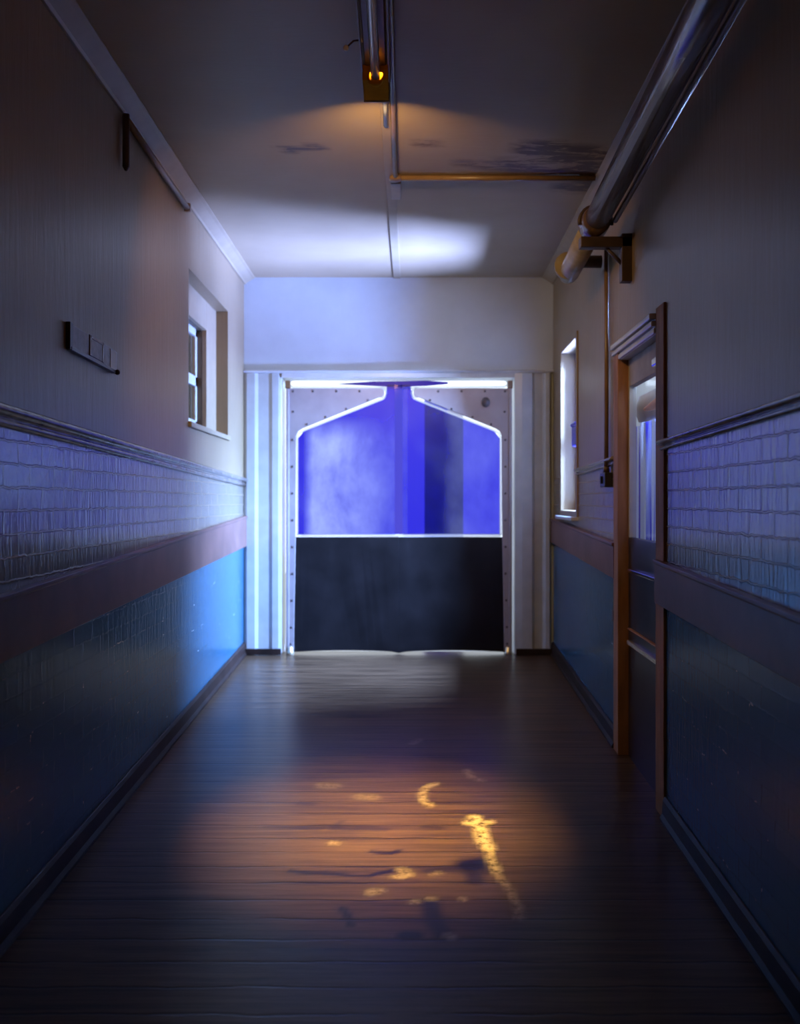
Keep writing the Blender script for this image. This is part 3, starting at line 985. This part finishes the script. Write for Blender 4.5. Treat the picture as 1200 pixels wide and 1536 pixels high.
# ------------------------------------------------------------------ ceiling conduit (L shaped) and fluorescent fitting
t = empty('ceiling_conduit', (-.025, 5.12, ZC), 'brown conduit along the ceiling turning right to the stained corner', 'conduit')
bm = BM(); tube(bm, [(-.034, 1.2, ZC-.014), (-.031, 3.34, ZC-.014), (-.025, 4.45, ZC-.014), (-.018, 5.12, ZC-.014)], .014, 10)
link('long_run', bm, M['conduit'], t, smooth=True)
bm = BM(); tube(bm, [(-.018, 5.14, ZC-.015), (1.08, 5.14, ZC-.015)], .015, 10)
link('cross_run', bm, M['conduit'], t, smooth=True)
bm = BM()
loft(bm, [[(-.018+r*math.cos(2*math.pi*k/20), 5.14+r*math.sin(2*math.pi*k/20), ZC-h) for k in range(20)] for r, h in ((.034, -.002), (.034, .026), (.026, .032))])
link('junction_box', bm, M['conduit'], t, smooth=True)
bm = BM(); box(bm, -.045, .012, 5.24, 5.52, ZC-.013, ZC+.001)
link('cover_plate', bm, M['conduitpale'], t, bevel=.003)

FX = -.093
t = empty('fluorescent_fitting', (FX, 3.3, ZC), 'single tube fluorescent fitting with yellowed end on the ceiling', 'ceiling light')
YFE, YFN = 3.93, 1.50  # near end lengthened out of view to carry the added warm light
bm = BM()
prof = [(-.052, .0), (-.052, .030), (-.040, .052), (.040, .052), (.052, .030), (.052, .0)]
loft(bm, [[(FX+a, y, ZC-b) for a, b in prof] for y in (YFN, YFE)])
link('channel', bm, M['fitbody'], t, bevel=.002)
bm = BM()
for s in (-1, 1):
    prism(bm, [(FX+s*.050, YFN, ZC-.040), (FX+s*.056, YFN, ZC-.040), (FX+s*.056, YFN, ZC-.075), (FX+s*.050, YFN, ZC-.075)], (0, YFE-YFN-.10, 0))
link('side_lip', bm, M['fitbody'], t, bevel=.001)
for (a, b) in ((YFE-.20, YFE), (YFN, YFN+.15)):
    bm = BM(); box(bm, FX-.052, FX+.052, a, b, ZC-.108, ZC-.045)
    hold = link('lampholder', bm, M['amber'], t, bevel=.006)
bm = BM()
ys = YFE-.20
loft(bm, [[(FX+r*math.cos(2*math.pi*k/20), y, ZC-.098+r*math.sin(2*math.pi*k/20)) for k in range(20)] for r, y in ((.032, ys+.02), (.032, ys-.012), (.024, ys-.016))])
link('socket', bm, M['amber'], t, smooth=True)
bm = BM(); tube(bm, [(FX, YFN+.12, ZC-.098), (FX, YFE-.205, ZC-.098)], .019, 18)
link('tube', bm, M['tube'], t, smooth=True)
bm = BM(); box(bm, FX-.054, FX+.054, YFE, YFE+.008, ZC-.112, ZC-.02)
link('end_plate', bm, M['conduitpale'], t, bevel=.001)
bm = BM(); tube(bm, [(-.060, YFE+.01, ZC-.022), (-.060, 4.10, ZC-.022), (-.060, 4.40, ZC-.022)], .012, 10)
link('cable_stub', bm, M['whiteplastic'], t, smooth=True)

# little wire hook beside the fitting
t = empty('ceiling_hook', (-.2, 3.6, ZC), 'bent wire hook with two bright ends left of the fluorescent fitting', 'hook')
p0, p1 = px(519, 72, 3.55), px(542, 60, 3.55)
bm = BM(); tube(bm, [p0, p0.lerp(p1, .5)+Vector((0, 0, .012)), p1, (p1.x+.01, p1.y, ZC)], .0035, 8)
link('wire', bm, M['iron'], t, smooth=True)
for p in (p0, p1):  # white balls stand in for the glint on the shiny wire ends
    bm = BM(); bmesh.ops.create_uvsphere(bm, u_segments=10, v_segments=6, radius=.011)
    bmesh.ops.translate(bm, vec=p, verts=bm.verts[:])
    link('tip', bm, M['whiteplastic'], t, smooth=True)

# ------------------------------------------------------------------ big pipe on right wall
def PC(d): return Vector((.979+.03*(d-4.67), d, lin(d, (4.67, 2.617), (5.55, 2.573))))
PR = .060
pipe_root = t = empty('heating_pipe', PC(4.67), 'thick glossy brown pipe along the top of the right wall', 'pipe')
bm = BM(); tube(bm, [PC(0.2), PC(2.5), PC(4.60)], PR, 24)
link('main_run', bm, M['pipe'], t, smooth=True)
bm = BM(); tube(bm, [PC(4.58), PC(4.62), PC(4.72), PC(4.76)], [PR+.001, PR+.013, PR+.013, PR+.001], 24)
link('collar', bm, M['pipe'], t, smooth=True)
bm = BM(); tube(bm, [PC(4.74), PC(5.50), PC(5.545), PC(5.56)], [PR, PR, PR*.93, PR*.6], 24)
link('end_run', bm, M['pipepale'], t, smooth=True)
bm = BM(); tube(bm, [PC(5.44)+Vector((-.014, 0, .022)), PC(5.47)+Vector((-.014, 0, .022))], PR+.020, 24)
link('flange', bm, M['pipepale'], t, smooth=True)
bm = BM(); tube(bm, [PC(5.30), PC(5.30)+Vector((.15, 0, 0))], .035, 16)
link('wall_stub', bm, M['iron'], t, smooth=True)
# thin pipe beside it
t = empty('thin_pipe', RW(3, 2.55, .03), 'thin brown pipe on the right wall just under the thick pipe', 'pipe')
bm = BM(); tube(bm, [PC(.2)+Vector((.088, 0, .0)), PC(4.6)+Vector((.088, 0, -.01))], .014, 12)
link('run', bm, M['conduit'], t, smooth=True)

# bracket under the pipe
DB = 4.67
t = empty('pipe_bracket', RW(DB, 2.4), 'dark iron wall bracket carrying the thick pipe', 'bracket')
pa, pb = px(870, 356, DB-.03), px(870, 372, DB-.03)
wx = XR(DB)
bm = BM(); box(bm, pa.x, wx+.01, DB-.05, DB+.01, pb.z, pa.z)
link('arm', bm, M['iron'], t, bevel=.004)
bm = BM(); box(bm, wx-.012-.04, wx+.004, DB-.05, DB+.01, px(0, 425, DB).z, pa.z+.015)
link('wall_plate', bm, M['iron'], t, bevel=.004)
bm = BM()
q0, q1 = px(903, 368, DB), px(936, 402, DB)
tube(bm, [(q0.x, DB-.02, q0.z), (q1.x, DB-.02, q1.z)], .010, 8)
link('brace', bm, M['iron'], t, smooth=True)
bm = BM()
c = PC(DB)
tube(bm, [(c.x+(PR+.020)*math.cos(a), DB-.02, c.z+(PR+.020)*math.sin(a)) for a in [math.pi*1.06-math.pi*1.12*k/14 for k in range(15)]], .010, 8)
link('strap', bm, M['iron'], pipe_root, smooth=True)

# switch conduit drop
DS = dr(910, .02)
t = empty('switch_drop', RW(DS, 1.35), 'thin brown conduit dropping to a black switch box left of doorway', 'switch')
bm = BM(); tube(bm, [RW(DS, EYE+(750-362)*DS/F, .022), RW(DS, 1.36, .022)], .0125, 12)
link('conduit', bm, M['conduit'], t, smooth=True)
z0 = EYE+(750-731)*DS/F; z1 = EYE+(750-709)*DS/F
bm = BM(); wallbox(bm, RW, DS-.07, DS+.07, z0, z1, .0, .045)
link('switch_box', bm, M['blackbox'], t, bevel=.006)
bm = BM(); wallbox(bm, RW, DS-.015, DS+.015, z0+.02, z1-.02, .045, .056)
link('rocker', bm, M['rubber'], t, bevel=.003)
bm = BM(); tube(bm, [RW(DS, 1.42, .022), RW(DS, 1.385, .022)], [.016, .019], 12)
link('gland', bm, M['iron'], t, smooth=True)
